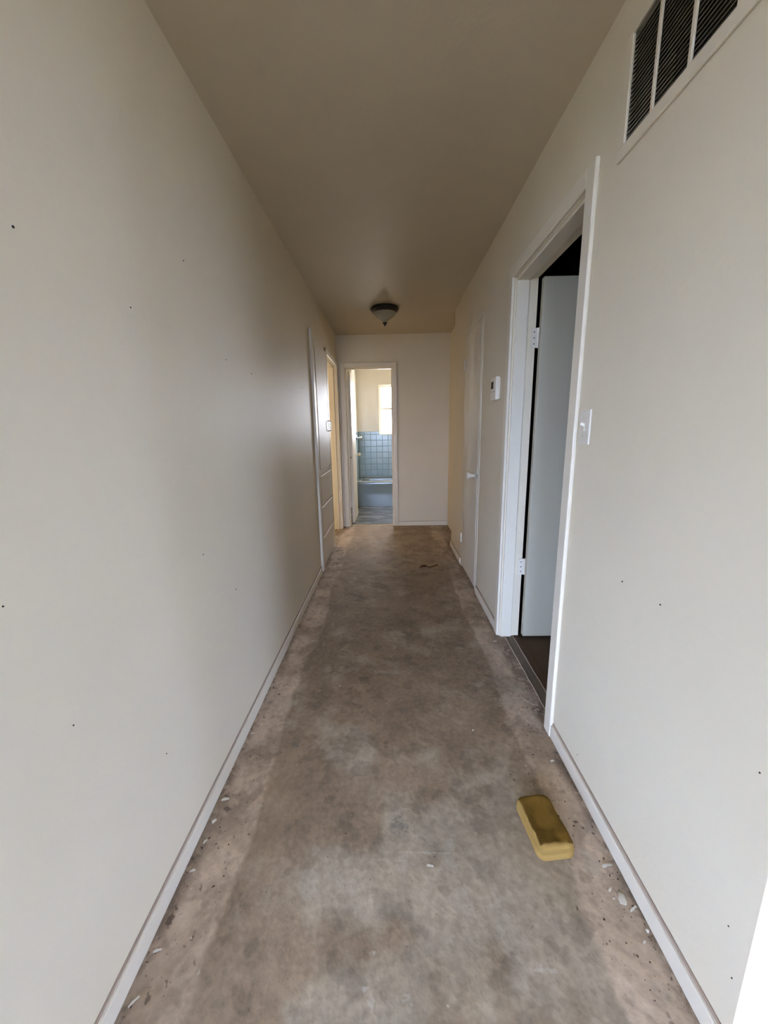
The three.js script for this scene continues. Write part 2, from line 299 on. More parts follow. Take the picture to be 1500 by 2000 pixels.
// ================================================================ trim round the openings
// casings on an x-facing wall: face plane xf, looking along dir (+1/-1); opening z0..z1
function trimX(name, xf, dir, z0, z1, h, label, opt = {}) {
  const g = struct(group(name, xf, 0, (z0 + z1) / 2), label, 'door trim'), o = [xf, 0, (z0 + z1) / 2], w = opt.w ?? 0.062, t = (opt.t ?? 0.015) * dir;
  const cw = opt.sides ?? [1, 1];
  if (cw[0]) mesh('casing', span(xf, xf + t, 0, h + w, z0 - w, z0 - 0.004, 0.004, o), M.trim, g);
  if (cw[1]) mesh('casing', span(xf, xf + t, 0, h + w, z1 + 0.004, z1 + w, 0.004, o), M.trim, g);
  if (opt.head !== 0) mesh('head_casing', span(xf, xf + t, h + 0.004, h + w, z0 - 0.004, z1 + 0.004, 0.004, o), M.trim, g);
  if (opt.stop) {           // door stop boards on the jambs
    const [s0, s1] = opt.stop;
    mesh('door_stop', span(s0, s1, 0, h - 0.012, z0, z0 + 0.012, 0.002, o), M.trim, g);
    mesh('door_stop', span(s0, s1, 0, h - 0.012, z1 - 0.012, z1, 0.002, o), M.trim, g);
    mesh('door_stop', span(s0, s1, h - 0.012, h, z0, z1, 0.002, o), M.trim, g);
  }
  return g;
}
const t1 = trimX('trim_1', XR, -1, ...R1, HEAD, 'white painted casing and stops of the open side doorway', { stop: [XR + 0.008, XR + 0.072] });
trimX('trim_2', XR, -1, ...R2, HEAD, 'thin painted casing of the closed closet door', { w: 0.045, t: 0.0045 });
const t3 = trimX('trim_3', XL, 1, ...LD, HEAD, 'cream casing of the left doorway near the corner', { stop: [XL - 0.09, XL - 0.03] });
mesh('strike_plate', span(XL - 0.109, XL - 0.101, 0.90, 0.935, LD[0] + 0.0, LD[0] + 0.002, 0.0005, [XL, 0, (LD[0] + LD[1]) / 2]), M.dark, t3);
{ // bathroom door casing on the end wall
  const g = struct(group('trim_4', -0.25, 0, ZB), 'cream casing of the bathroom doorway at the hall end', 'door trim'), o = [-0.25, 0, ZB], w = 0.06;
  mesh('casing', span(BD[0] - w, BD[0] - 0.004, 0, HEAD + w, ZB, ZB + 0.015, 0.004, o), M.trim, g);
  mesh('casing', span(BD[1] + 0.004, BD[1] + w, 0, HEAD + w, ZB, ZB + 0.015, 0.004, o), M.trim, g);
  mesh('head_casing', span(BD[0] - 0.004, BD[1] + 0.004, HEAD + 0.004, HEAD + w, ZB, ZB + 0.015, 0.004, o), M.trim, g);
  mesh('door_stop', span(BD[0], BD[0] + 0.011, 0, HEAD - 0.011, ZB - 0.075, ZB - 0.035, 0.002, o), M.trim, g);
  mesh('door_stop', span(BD[1] - 0.011, BD[1], 0, HEAD - 0.011, ZB - 0.075, ZB - 0.035, 0.002, o), M.trim, g);
  mesh('door_stop', span(BD[0], BD[1], HEAD - 0.011, HEAD, ZB - 0.075, ZB - 0.035, 0.002, o), M.trim, g);
}
{ // tall casing beside the built-in cupboard
  const g = struct(group('trim_5', XL, 0, -3.41), 'tall white casing board beside the built in cupboard', 'trim'), o = [XL, 0, -3.41];
  mesh('casing', span(XL, XL + 0.022, 0.012, 2.10, -3.452, -3.375, 0.004, o), M.trim, g);
}
// baseboards with the grimy caulk line along their top edge
function baseX(name, xf, dir, z0, z1, label, h = 0.058) {
  const g = struct(group(name, xf, 0, (z0 + z1) / 2), label, 'baseboard'), o = [xf, 0, (z0 + z1) / 2];
  mesh('board', span(xf, xf + 0.012 * dir, 0.002, h, z0, z1, 0.003, o), M.trim, g);
  mesh('caulk_line', span(xf, xf + 0.004 * dir, h - 0.001, h + 0.0085, z0, z1, 0.001, o), M.grime, g);
  return g;
}
baseX('baseboard_left', XL, 1, -3.375, -0.42, 'narrow white baseboard along the long left wall');
baseX('baseboard_right', XR, -1, -1.413, ZE, 'narrow white baseboard below the light switch wall');
baseX('baseboard_right_middle', XR, -1, -2.883, -2.297, 'short white baseboard between the two right doors');
baseX('baseboard_right_far', XR, -1, -4.16, -3.56, 'white baseboard past the closet door');
{ const g = struct(group('baseboard_back', 0.44, 0, ZB), 'white baseboard along the hall end wall', 'baseboard'), o = [0.44, 0, ZB];
  mesh('board', span(0.106, 0.77, 0.002, 0.06, ZB, ZB + 0.012, 0.003, o), M.trim, g); mesh('caulk_line', span(0.106, 0.77, 0.059, 0.063, ZB, ZB + 0.0035, 0.001, o), M.grime, g); }

// ================================================================ doors
function hinge(parent, x, y, z, leafAxis, h = 0.09) {
  const g = new THREE.Group(); g.name = 'hinge'; g.position.set(x, y, z); parent.add(g);
  mesh('knuckle', new THREE.CylinderGeometry(0.006, 0.006, h, 10), M.hinge, g);
  mesh('leaf', leafAxis === 'x' ? rbox(0.034, h, 0.003, -0.017, 0, 0, 0.001) : rbox(0.003, h, 0.034, 0, 0, 0.017, 0.001), M.hinge, g);
  return g;
}
{ // open slab door of the side room: hinged on the far jamb, swung square into the dark room
  const g = struct(group('door_1', 0.797, 0, -2.21), 'flush white door standing open into the dark side room', 'door'), o = [0.797, 0, -2.21];
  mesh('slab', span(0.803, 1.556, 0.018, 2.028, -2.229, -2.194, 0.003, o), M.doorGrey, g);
  for (const y of [1.74, 0.46]) { const h = hinge(g, 0, y, -0.012, 'x', 0.1); for (const dy of [-0.03, 0, 0.03]) mesh('screw', new THREE.CylinderGeometry(0.0035, 0.0035, 0.002, 8).rotateX(Math.PI / 2).translate(-0.02, dy, 0.002), M.slat, h); }
  const k = new THREE.Group(); k.name = 'knob'; k.position.set(1.49 - 0.797, 0.93, -2.194 + 2.21); g.add(k);
  mesh('rose', new THREE.CylinderGeometry(0.03, 0.032, 0.01, 24).rotateX(Math.PI / 2).translate(0, 0, 0.005), M.chrome, k);
  mesh('grip', new THREE.SphereGeometry(0.027, 20, 14).translate(0, 0, 0.045), M.chrome, k);
}
{ // flush closet door
  const g = struct(group('door_2', XR, 0, (R2[0] + R2[1]) / 2), 'closed flush closet door with a flared pale knob', 'door'), o = [XR, 0, (R2[0] + R2[1]) / 2];
  mesh('slab', span(XR - 0.006, XR + 0.029, 0.025, HEAD - 0.004, R2[0] + 0.003, R2[1] - 0.004, 0.003, o), M.door, g);
  for (const y of [1.80, 0.28]) { const h = hinge(g, -0.011, y, R2[0] - o[2] + 0.001, 'z', 0.085); h.children[1].position.z = -0.034; }
  const k = new THREE.Group(); k.name = 'knob'; k.position.set(-0.006, 0.92, R2[1] - 0.052 - o[2]); k.rotation.z = Math.PI / 2; g.add(k);
  mesh('rose', new THREE.LatheGeometry([[0.0, 0], [0.033, 0], [0.032, 0.005], [0.018, 0.010], [0, 0.011]].map((p) => new THREE.Vector2(...p)), 24), M.plastic, k);
  mesh('grip', new THREE.LatheGeometry([[0.0, 0.008], [0.012, 0.008], [0.012, 0.022], [0.015, 0.036], [0.022, 0.052], [0.029, 0.066], [0.03, 0.071], [0.026, 0.074], [0.0, 0.0755]].map((p) => new THREE.Vector2(...p)), 28), M.plastic, k);
  mesh('latch', span(-0.0075, 0.0, 0.905, 0.935, R2[1] - 0.0165 - o[2], R2[1] - 0.005 - o[2], 0.001), M.slat, g);
}
{ // bathroom door, swung open against the left
  const xs0 = -0.527, xs1 = -0.493, g = struct(group('door_3', -0.535, 0, -5.24), 'white bathroom door swung open into the bathroom edge on', 'door'), o = [-0.535, 0, -5.24];
  mesh('slab', span(xs0, xs1, 0.016, 2.022, -5.83, -5.25, 0.003, o), M.door, g);
  for (const y of [1.86, 0.35]) hinge(g, 0.002, y, -0.003, 'z', 0.09);
  mesh('edge_catch', span(xs0 + 0.002, xs0 + 0.011, 0.905, 0.93, -5.2515, -5.2495, 0.0008, o), M.dark, g);
  const k = new THREE.Group(); k.name = 'knob'; k.position.set(xs1 - o[0], 0.925, -5.77 - o[2]); k.rotation.z = -Math.PI / 2; g.add(k);
  mesh('rose', new THREE.LatheGeometry([[0, 0], [0.03, 0], [0.029, 0.005], [0.012, 0.010], [0.011, 0.03]].map((p) => new THREE.Vector2(...p)), 20), M.plastic, k);
  mesh('grip', new THREE.SphereGeometry(0.026, 20, 14).scale(1, 0.8, 1).translate(0, 0.048, 0), M.plastic, k);
}

// ================================================================ built-in cupboard in the left wall
{
  const z0 = CAB[0], z1 = CAB[1], o = [XL, 0, (z0 + z1) / 2], g = tag(group('linen_cupboard', ...o), 'built in linen cupboard with a tall door above three drawers', 'cupboard');
  // carcass with a face frame flush with the wall
  mesh('carcass', [plain(XL - 0.5 - o[0], XL - 0.03 - o[0], 0.0, 2.058, z0 + 0.002 - o[2], z0 + 0.02 - o[2]), plain(XL - 0.5 - o[0], XL - 0.03 - o[0], 0.0, 2.058, z1 - 0.02 - o[2], z1 - 0.002 - o[2]), plain(-0.5, -0.48, 0, 2.058, z0 + 0.02 - o[2], z1 - 0.02 - o[2]), plain(-0.48, -0.03, 2.04, 2.058, z0 + 0.02 - o[2], z1 - 0.02 - o[2]), plain(-0.48, -0.03, 0.0, 0.02, z0 + 0.02 - o[2], z1 - 0.02 - o[2])], M.cabinet, g);
  const fr2 = (ya, yb, za, zb) => mesh('face_frame', span(XL - 0.03, XL - 0.001, ya, yb, za, zb, 0.001, o), M.cabinet, g);
  fr2(0.0, 2.058, z1 - 0.055, z1 - 0.001); fr2(0.0, 2.058, z0 + 0.001, z0 + 0.03); for (const [a, b] of [[2.03, 2.058], [0.872, 0.935], [0.575, 0.60], [0.285, 0.31], [0, 0.045]]) fr2(a, b, z0 + 0.03, z1 - 0.055);
  const fx0 = XL + 0.0, fx1 = XL + 0.019, fa = z0 + 0.012, fb = z1 - 0.042;
  const d = mesh('door', span(fx0, fx1, 0.932, 2.042, fa, fb, 0.005, o), M.cabinet, g);
  for (const y of [1.90, 1.02]) mesh('hinge', span(fx0, fx0 + 0.012, y - 0.032, y + 0.032, fb + 0.001, fb + 0.024, 0.003, o), M.hinge, d);
  // bow handle
  const hc = new THREE.CatmullRomCurve3([[0, -0.052, 0], [0.022, -0.044, 0], [0.027, 0, 0], [0.022, 0.044, 0], [0, 0.052, 0]].map((p) => new THREE.Vector3(...p)));
  mesh('handle', new THREE.TubeGeometry(hc, 24, 0.0055, 8).translate(fx1 - o[0], 1.325, z0 + 0.055 - o[2]), M.chrome, d);
  for (const [ya, yb] of [[0.602, 0.873], [0.312, 0.584], [0.04, 0.294]]) {
    const dr = mesh('drawer', span(fx0, fx1, ya, yb, fa, fb, 0.006, o), M.cabinet, g);
    for (const dz of [-0.04, 0.04]) mesh('screw_hole', new THREE.CylinderGeometry(0.004, 0.004, 0.001, 10).rotateZ(Math.PI / 2).translate(fx1 - o[0] + 0.0004, yb - 0.06, (fa + fb) / 2 + dz - o[2] - 0.12), M.hole, dr);
  }
}

// ================================================================ bathroom fittings
{ // bathtub
  const x0 = XA, x1 = 1.0, z0 = ZBB + 0.012, z1 = ZTUB, H = 0.415, o = [(x0 + x1) / 2, 0.004, (z0 + z1) / 2], hw = (x1 - x0) / 2 - 0.002, hd = (z1 - z0) / 2;
  const g = tag(group('bathtub', ...o), 'blue grey bathtub with a painted highlight on the front rim under the window', 'bathtub');
  const rr = (w, d, r, n = 8) => { const pts = []; for (const [cx, cz, a0] of [[w - r, d - r, 0], [-w + r, d - r, 90], [-w + r, -d + r, 180], [w - r, -d + r, 270]]) for (let k = 0; k <= n; k++) { const a = (a0 + 90 * k / n) * Math.PI / 180; pts.push([cx + r * Math.cos(a), cz + r * Math.sin(a)]); } return pts; };
  const rings = [[hw, hd, 0.012, 0], [hw, hd, 0.012, H - 0.05], [hw, hd, 0.012, H - 0.016], [hw - 0.004, hd - 0.004, 0.014, H - 0.005], [hw - 0.014, hd - 0.014, 0.02, H], [hw - 0.07, hd - 0.062, 0.12, H], [hw - 0.082, hd - 0.074, 0.12, H - 0.008], [hw - 0.09, hd - 0.082, 0.12, H - 0.03], [hw - 0.13, hd - 0.11, 0.11, 0.12], [hw - 0.17, hd - 0.15, 0.1, 0.075], [hw - 0.3, hd - 0.22, 0.06, 0.06]];
  const ringMesh = (rs, cap) => { const P = [], I = []; for (const [w, d, r, y] of rs) for (const [x, z] of rr(w, d, r)) P.push(x, y, z); const n = 36; for (let k = 0; k + 1 < rs.length; k++) for (let i = 0; i < n; i++) { const a = k * n + i, b = k * n + (i + 1) % n; I.push(a, a + n, b, b, a + n, b + n); } if (cap) { const c = P.length / 3, y = rs[rs.length - 1][3]; P.push(0, y, 0); const s = (rs.length - 1) * n; for (let i = 0; i < n; i++) I.push(s + i, c, s + (i + 1) % n); } const q = new THREE.BufferGeometry(); q.setAttribute('position', new THREE.Float32BufferAttribute(P, 3)); q.setIndex(I); q.computeVertexNormals(); return q; };
  mesh('apron', ringMesh(rings.slice(0, 2)), M.tub, g);
  mesh('rim', ringMesh(rings.slice(1, 8)), M.tub, g);
  mesh('basin', ringMesh(rings.slice(7), true), M.tub, g);
  mesh('rim_highlight', rbox(2 * hw - 0.01, 0.012, 0.022, 0, H + 0.006, hd - 0.028, 0.004), M.rimLight, g);  // added pale strip paints the window light along the front rim
}
{ // wall tiles: each one a piece on a grout bed
  const S = 0.108, gp = 0.0035, top = 1.246, capH = 0.05, base = 0.41;
  const tg = {}; const tile = (w, h) => (tg[w.toFixed(4) + h.toFixed(4)] ??= rbox(w - gp, h - gp, 0.008, 0, 0, 0, 0.003, 2));
  const rT = rng(909);
  const back = struct(group('wall_tile_back', 0.2, 0, ZBB), 'square blue grey tiles behind the bathtub', 'wall tile');
  mesh('grout', [wallZ(0, 0.006, XA - 0.2, 1.0 - 0.2, [[BW[0] - 0.2, BW[1] - 0.2, BW[2], 1.3]], base - 0.02, 1.3).translate(0, 0, 0)].map((g) => g), M.grout, back);
  back.children[0].geometry.dispose(); back.children[0].geometry = mergeGeometries([[XA, BW[0], base - 0.02, top], [BW[0], BW[1], base - 0.02, BW[2]], [BW[1], 1.0, base - 0.02, top]].map(([a, b, c, d]) => clean(plain(a - 0.2, b - 0.2, c, d, 0, 0.006))));
  const rows = []; for (let y = top - capH; y > base - 0.03; y -= S) rows.push(y);
  for (let x = XA + 0.02; x < 0.995; x += S) {
    for (const [y, h] of [[top, capH], ...rows.map((r) => [r, S])]) {
      let xa = x, xb = Math.min(x + S, 1.0), ya = Math.max(y - h, base - 0.015), yb = y;
      if (xb - xa < 0.02 || yb - ya < 0.02) continue;
      if (xb > BW[0] && xa < BW[1]) {           // cut round the window
        if (ya >= BW[2] - 0.004) { if (xa < BW[0]) xb = BW[0]; else if (xb > BW[1]) xa = BW[1]; else continue; }
        else if (yb > BW[2]) { if (xa >= BW[0] && xb <= BW[1]) yb = BW[2]; }
        if (xb - xa < 0.015 || yb - ya < 0.015) continue;
      }
      const m = mesh('tile', tile(xb - xa, yb - ya), M.tileGlaze[Math.floor(rT() * 4)], back);
      m.position.set((xa + xb) / 2 - 0.2, (ya + yb) / 2, 0.008 + 0.0006 * rT()); m.rotation.set(0.006 * (rT() - 0.5), 0.006 * (rT() - 0.5), 0);
    }
  }
  const side = struct(group('wall_tile_side', XA, 0, -6.85), 'blue grey tiles on the end wall of the tub', 'wall tile');
  mesh('grout', plain(0, 0.006, base - 0.02, top, ZBB + 6.85, -6.43 + 6.85), M.grout, side);
  for (let z = ZBB + 0.016; z < -6.45; z += S) for (const [y, h] of [[top, capH], ...rows.map((r) => [r, S])]) {
    const zb = Math.min(z + S, -6.43), ya = Math.max(y - h, base - 0.015); if (zb - z < 0.02 || y - ya < 0.02) continue;
    const m = mesh('tile', tile(zb - z, y - ya), M.tileGlaze[Math.floor(rT() * 4)], side); m.rotation.y = Math.PI / 2; m.position.set(0.008 + 0.0006 * rT(), (ya + y) / 2, (z + zb) / 2 + 6.85);
  }
}
{ // shower valve on the tub end wall
  const g = tag(group('shower_valve', XA + 0.0125, 1.145, -6.83), 'chrome shower valve handle on the tiled tub wall', 'tap'); g.rotation.z = -Math.PI / 2;
  mesh('escutcheon', new THREE.LatheGeometry([[0, 0], [0.055, 0], [0.053, 0.006], [0.03, 0.014], [0.022, 0.016]].map((p) => new THREE.Vector2(...p)), 28), M.chrome, g);
  mesh('stem', new THREE.CylinderGeometry(0.018, 0.021, 0.05, 20).translate(0, 0.035, 0), M.chrome, g);
  mesh('handle', new THREE.LatheGeometry([[0, 0.055], [0.026, 0.055], [0.03, 0.062], [0.028, 0.085], [0.018, 0.095], [0, 0.097]].map((p) => new THREE.Vector2(...p)), 12), M.chrome, g);
}

// ================================================================ hall fittings
{ // flush ceiling lamp, switched off
  const g = tag(group('ceiling_lamp', -0.025, HC, -4.04), 'dark bronze flush ceiling lamp with alabaster glass bowl', 'lamp');
  const L = (pts, n = 40) => new THREE.LatheGeometry(pts.map((p) => new THREE.Vector2(...p)), n);
  mesh('canopy', L([[0, 0], [0.118, 0], [0.122, -0.006], [0.136, -0.012], [0.139, -0.018], [0.134, -0.026], [0.126, -0.036], [0.118, -0.046], [0.110, -0.050], [0.106, -0.046], [0.10, -0.03]]), M.bronze, g);
  mesh('glass_bowl', L([[0.109, -0.046], [0.105, -0.060], [0.090, -0.080], [0.068, -0.096], [0.046, -0.107], [0.032, -0.116], [0.024, -0.128], [0.018, -0.136], [0, -0.138]]), M.alabaster, g);
  mesh('finial', L([[0, -0.132], [0.019, -0.134], [0.022, -0.141], [0.017, -0.148], [0.008, -0.153], [0.009, -0.159], [0.005, -0.166], [0, -0.169]], 20), M.bronze, g);
}
{ // thermostat
  const g = tag(group('thermostat', XR, 1.51, -2.49), 'white wall thermostat with a small dark display', 'thermostat');
  mesh('back_plate', rbox(0.006, 0.125, 0.105, -0.003, 0, 0, 0.002), M.plastic, g);
  mesh('housing', rbox(0.024, 0.135, 0.115, -0.017, 0, 0, 0.005), M.plastic, g);
  mesh('display', rbox(0.002, 0.042, 0.05, -0.0292, 0.022, -0.02, 0.0008), M.dark, g);
  mesh('cover_seam', rbox(0.0012, 0.0016, 0.113, -0.0291, -0.018, 0, 0.0004), M.grime, g);
}
{ // light switch
  const g = tag(group('light_switch', XR, 1.275, -1.36), 'white toggle light switch plate beside the open doorway', 'switch');
  mesh('plate', rbox(0.0065, 0.115, 0.071, -0.00325, 0, 0, 0.0025), M.plastic, g);
  mesh('toggle_collar', rbox(0.003, 0.026, 0.012, -0.0072, 0, 0, 0.001), M.plastic, g);
  const t = mesh('toggle', rbox(0.017, 0.011, 0.009, -0.008, 0, 0, 0.002), M.plastic, g); t.position.set(-0.006, 0.005, 0); t.rotation.z = -0.5;
  for (const y of [0.03, -0.03]) { const s = mesh('screw', new THREE.CylinderGeometry(0.0035, 0.0035, 0.002, 12).rotateZ(Math.PI / 2).translate(-0.007, y, 0), M.plastic, g); mesh('slot', box(0.0006, 0.005, 0.0009, -0.0081, y, 0), M.slat, s); }
}
{ // return air grille high on the right wall
  const z0 = -1.27, z1 = -0.65, y0 = 2.04, y1 = 2.29, o = [XR, 2.0, -0.96], g = tag(group('return_air_grille', ...o), 'painted return air grille with dark louvers high on the wall', 'grille');
  const b = 0.033;
  for (const [ya, yb, za, zb] of [[y0 - b, y0, z0 - b, z1 + b], [y1, y1 + b, z0 - b, z1 + b], [y0, y1, z0 - b, z0], [y0, y1, z1, z1 + b]]) mesh('frame', span(XR - 0.009, XR - 0.0005, ya, yb, za, zb, 0.003, o), M.ventPaint, g);
  for (const z of [-1.162, -1.037, -0.912, -0.787]) mesh('mullion', span(XR - 0.006, XR + 0.0, y0, y1, z - 0.0055, z + 0.0055, 0.002, o), M.ventPaint, g);
  for (let k = 0; k < 23; k++) { const m = mesh('louver', rbox(0.016, 0.0016, z1 - z0 + 0.03, 0, 0, 0, 0.0006, 1), M.louver, g); m.position.set(0.0085, y0 + 0.006 + k * 0.0108 - o[1], 0); m.rotation.z = 0.6; }
  const D0 = XR + T + 0.001 - o[0], D1 = D0 + 0.75, ya = y0 - 0.02 - o[1], yb = y1 + 0.02 - o[1], za = z0 - 0.02 - o[2], zb = z1 + 0.02 - o[2], w = 0.003;      // sheet metal plenum running back inside the wall
  mesh('duct', [plain(D0, D1, ya - w, ya, za, zb), plain(D0, D1, yb, yb + w, za, zb), plain(D0, D1, ya - w, yb + w, za - w, za), plain(D0, D1, ya - w, yb + w, zb, zb + w), plain(D1, D1 + w, ya - w, yb + w, za - w, zb + w)], M.galvanised, g);
}

// ================================================================ things lying on the floor
const SPX = 0.477, SPZ = -1.018;
{ // grouting sponge: a soft block with rounded corners, dented top, pores
  const g = new THREE.BoxGeometry(0.118, 0.05, 0.185, 44, 14, 64), p = g.attributes.position, nn = noiseField(66);
  const col = new Float32Array(p.count * 3);
  for (let i = 0; i < p.count; i++) {
    let x = p.getX(i), y = p.getY(i), z = p.getZ(i);
    { // round the block: superellipse-like corners
      const R = 0.018, RC = 0.026, ax = 0.059 - RC, az = 0.0925 - RC, ay = 0.025 - R;
      let dx = Math.max(0, Math.abs(x) - ax), dz = Math.max(0, Math.abs(z) - az); const dc = Math.hypot(dx, dz);
      if (dc > 0) { const m = Math.max(dx, dz), k = m / dc; dx *= k; dz *= k; }      // plan corners
      const e = Math.max(0, Math.abs(y) - ay), rr = Math.max(0, Math.max(dx, dz, Math.hypot(dx, dz)) - (RC - R)), q = Math.hypot(rr, e);
      if (q > R) { const k = R / q, n = Math.hypot(dx, dz), nr = (RC - R) + rr * k; if (n > 1e-6) { dx *= nr / n; dz *= nr / n; } y = Math.sign(y) * (ay + e * k); }
      if (Math.abs(x) > ax) x = Math.sign(x) * (ax + dx); if (Math.abs(z) > az) z = Math.sign(z) * (az + dz);
    }
    const bump = (nn(x * 60 + 50, z * 60 + 50) - 0.5) * 0.003 + (nn(x * 18 + 9, z * 18 + 9 + y * 30) - 0.5) * 0.006;
    if (y > 0.012) { y += bump - 0.004 * Math.max(0, 1 - (x * x / 0.0028 + z * z / 0.006)); } else { x *= 1 + 1.5 * bump; z *= 1 + bump; }
    p.setXYZ(i, x, y, z);
    const rag = 0.007 * (fbm(nn, x * 45 + 30, z * 45 + 40, 3) - 0.5);
    const soilShade = y > 0.0165 ? sm(-0.0525, -0.0475, x + rag) * sm(-0.002, 0.002, 0.074 - z + rag) : 0.06;      // dirt plus painted shade darken the top; front and left rim stay light
    const c = mix3([0.66, 0.42, 0.135], mix3([0.24, 0.134, 0.024], [0.15, 0.08, 0.015], sm(0.35, 0.65, fbm(nn, x * 22 + 10, z * 16 + 4, 3))), soilShade); col.set(c, 3 * i);
  }
  g.setAttribute('color', new THREE.BufferAttribute(col, 3)); g.computeVertexNormals(); g.translate(0, 0.025, 0);
  const pores = dataTex(256, 256, (i, j) => { const v = fbm(nA, i / 256 * 48, j / 256 * 48, 3, 48), k = Math.round(255 * sm(0.3, 0.6, v)); return [k, k, k]; }, false, [3, 3]);
  const m = mesh('sponge', g, new THREE.MeshPhysicalMaterial({ color: lin(1, 1, 1), roughness: 1, specularIntensity: 0.15, vertexColors: true, bumpMap: pores, bumpScale: 0.002 }));
  m.position.set(SPX, 0, SPZ); m.rotation.y = 0.10; tag(m, 'yellow brown grout sponge lying on the concrete floor', 'sponge');
}
{ // dry brown leaf with a long curled stalk
  const g = tag(group('dry_leaf', 0.31, 0.0, -3.475), 'dry dark brown curled leaf on the floor by the closet', 'leaf');
  const P = [], I = [], N = 14; for (let i = 0; i <= N; i++) { const t = i / N, w = 0.026 * Math.sin(Math.PI * Math.pow(t, 0.8)) + 0.0008; for (const s of [-1, 0, 1]) P.push(-0.045 + 0.09 * t, 0.003 + (s ? 0.016 : 0) * Math.sin(Math.PI * t) + 0.003 * t, s * w); }
  for (let i = 0; i < N; i++) for (let k = 0; k < 2; k++) { const a = 3 * i + k; I.push(a, a + 3, a + 1, a + 1, a + 3, a + 4); }
  const q = new THREE.BufferGeometry(); q.setAttribute('position', new THREE.Float32BufferAttribute(P, 3)); q.setIndex(I); q.computeVertexNormals(); mesh('blade', q, M.leaf, g);
  mesh('stalk', new THREE.TubeGeometry(new THREE.CatmullRomCurve3([[0.04, 0.005, 0], [0.07, 0.004, -0.008], [0.1, 0.005, -0.035], [0.135, 0.006, -0.055]].map((v) => new THREE.Vector3(...v))), 16, 0.005, 6), M.leaf, g);
}
// flakes of paint and plaster: a curled sliver or a chip
function flakeGeo(seed, len, wid, curl) {
  const r = rng(seed), P = [], I = [], N = 6; for (let i = 0; i <= N; i++) { const t = i / N - 0.5, w = wid * (0.55 + 0.45 * Math.cos(t * 2.6)) * (0.75 + 0.5 * r()); const y = curl * (0.25 - t * t) * -4 * 0.25 + curl; for (const s of [-0.5, 0.5]) P.push(t * len, 0.001 + Math.max(0, curl - y) + 0.001 * r(), s * w + 0.15 * wid * (r() - 0.5), t * len, 0.0022 + Math.max(0, curl - y) + 0.001 * r(), s * w); }
  for (let i = 0; i < N; i++) { const a = 4 * i, b = a + 4; I.push(a, a + 2, b, b, a + 2, b + 2, a + 1, b + 1, a + 3, b + 1, b + 3, a + 3, a, b, a + 1, b, b + 1, a + 1, a + 2, a + 3, b + 2, b + 2, a + 3, b + 3); }
  I.push(0, 1, 2, 1, 3, 2, 4 * N, 4 * N + 2, 4 * N + 1, 4 * N + 1, 4 * N + 2, 4 * N + 3);
  const q = new THREE.BufferGeometry(); q.setAttribute('position', new THREE.Float32BufferAttribute(P, 3)); q.setIndex(I); q.computeVertexNormals(); return q;
}
const flakes = [
  [0.623, -0.835, 0.03, 0.020, 0.004, 1.25, 'largest white paint flake by the right baseboard'],
  [0.627, -0.918, 0.032, 0.008, 0.009, 0.2, 'long curled paint sliver at the right baseboard, between sponge and largest flake'],
  [0.603, -0.857, 0.018, 0.006, 0.003, 0.7, 'small bright sliver left of the largest paint flake'],
  [0.601, -0.835, 0.006, 0.005, 0.001, 0.2, 'tiny white crumb left of the largest paint flake'],
  [0.640, -0.812, 0.026, 0.006, 0.005, 0.5, 'dusty sliver touching the right baseboard near the big flake'],
  [0.647, -0.765, 0.010, 0.007, 0.006, 1.2, 'pale chip stuck against the right baseboard'],
  [0.625, -0.742, 0.014, 0.004, 0.002, 0.6, 'thin pale sliver nearest the camera on the right'],
  [0.618, -1.29, 0.016, 0.010, 0.004, 0.3, 'white chip near the doorway corner on the right'],
  [0.628, -2.166, 0.020, 0.013, 0.005, 0.1, 'white plaster chip at the foot of the far door casing'],
  [0.343, -1.451, 0.009, 0.007, 0.003, 0.9, 'single bright white crumb in mid floor'],
  [0.103, -0.918, 0.020, 0.006, 0.003, -0.15, 'white sliver alone in the middle of the near floor'],
  [-0.607, -1.054, 0.016, 0.010, 0.010, 0.9, 'ring-curled pale chip at the left baseboard beside the long dark smear'],
  [-0.607, -0.988, 0.015, 0.008, 0.009, 1.1, 'small curled chip at the left baseboard just nearer than the ring-curled one'],
  [-0.606, -0.904, 0.017, 0.007, 0.008, 0.3, 'bright curled sliver at the left baseboard'],
  [-0.605, -0.722, 0.020, 0.006, 0.008, 0.3, 'curved sliver over a dark spot by the left baseboard'],
  [-0.607, -0.633, 0.024, 0.005, 0.007, 0.9, 'thin sliver nearest the camera at the left baseboard'],
  [-0.603, -1.133, 0.026, 0.010, 0.006, 0.2, 'broad pale sliver beside dark dirt at the left baseboard'],
  [-0.611, -1.44, 0.016, 0.006, 0.006, 0.5, 'farther pale sliver at the left baseboard'],
  [-0.622, -3.06, 0.016, 0.012, 0.012, 1.4, 'pale chip at the baseboard near the cupboard casing'],
];
flakes.forEach(([x, z, l, w, c, a, label], i) => { const m = mesh('paint_flake', flakeGeo(400 + i, l, w, c), M.flake); m.position.set(x, 0, z); m.rotation.y = a; tag(m, label, 'paint flake', 'paint flakes on the floor'); });
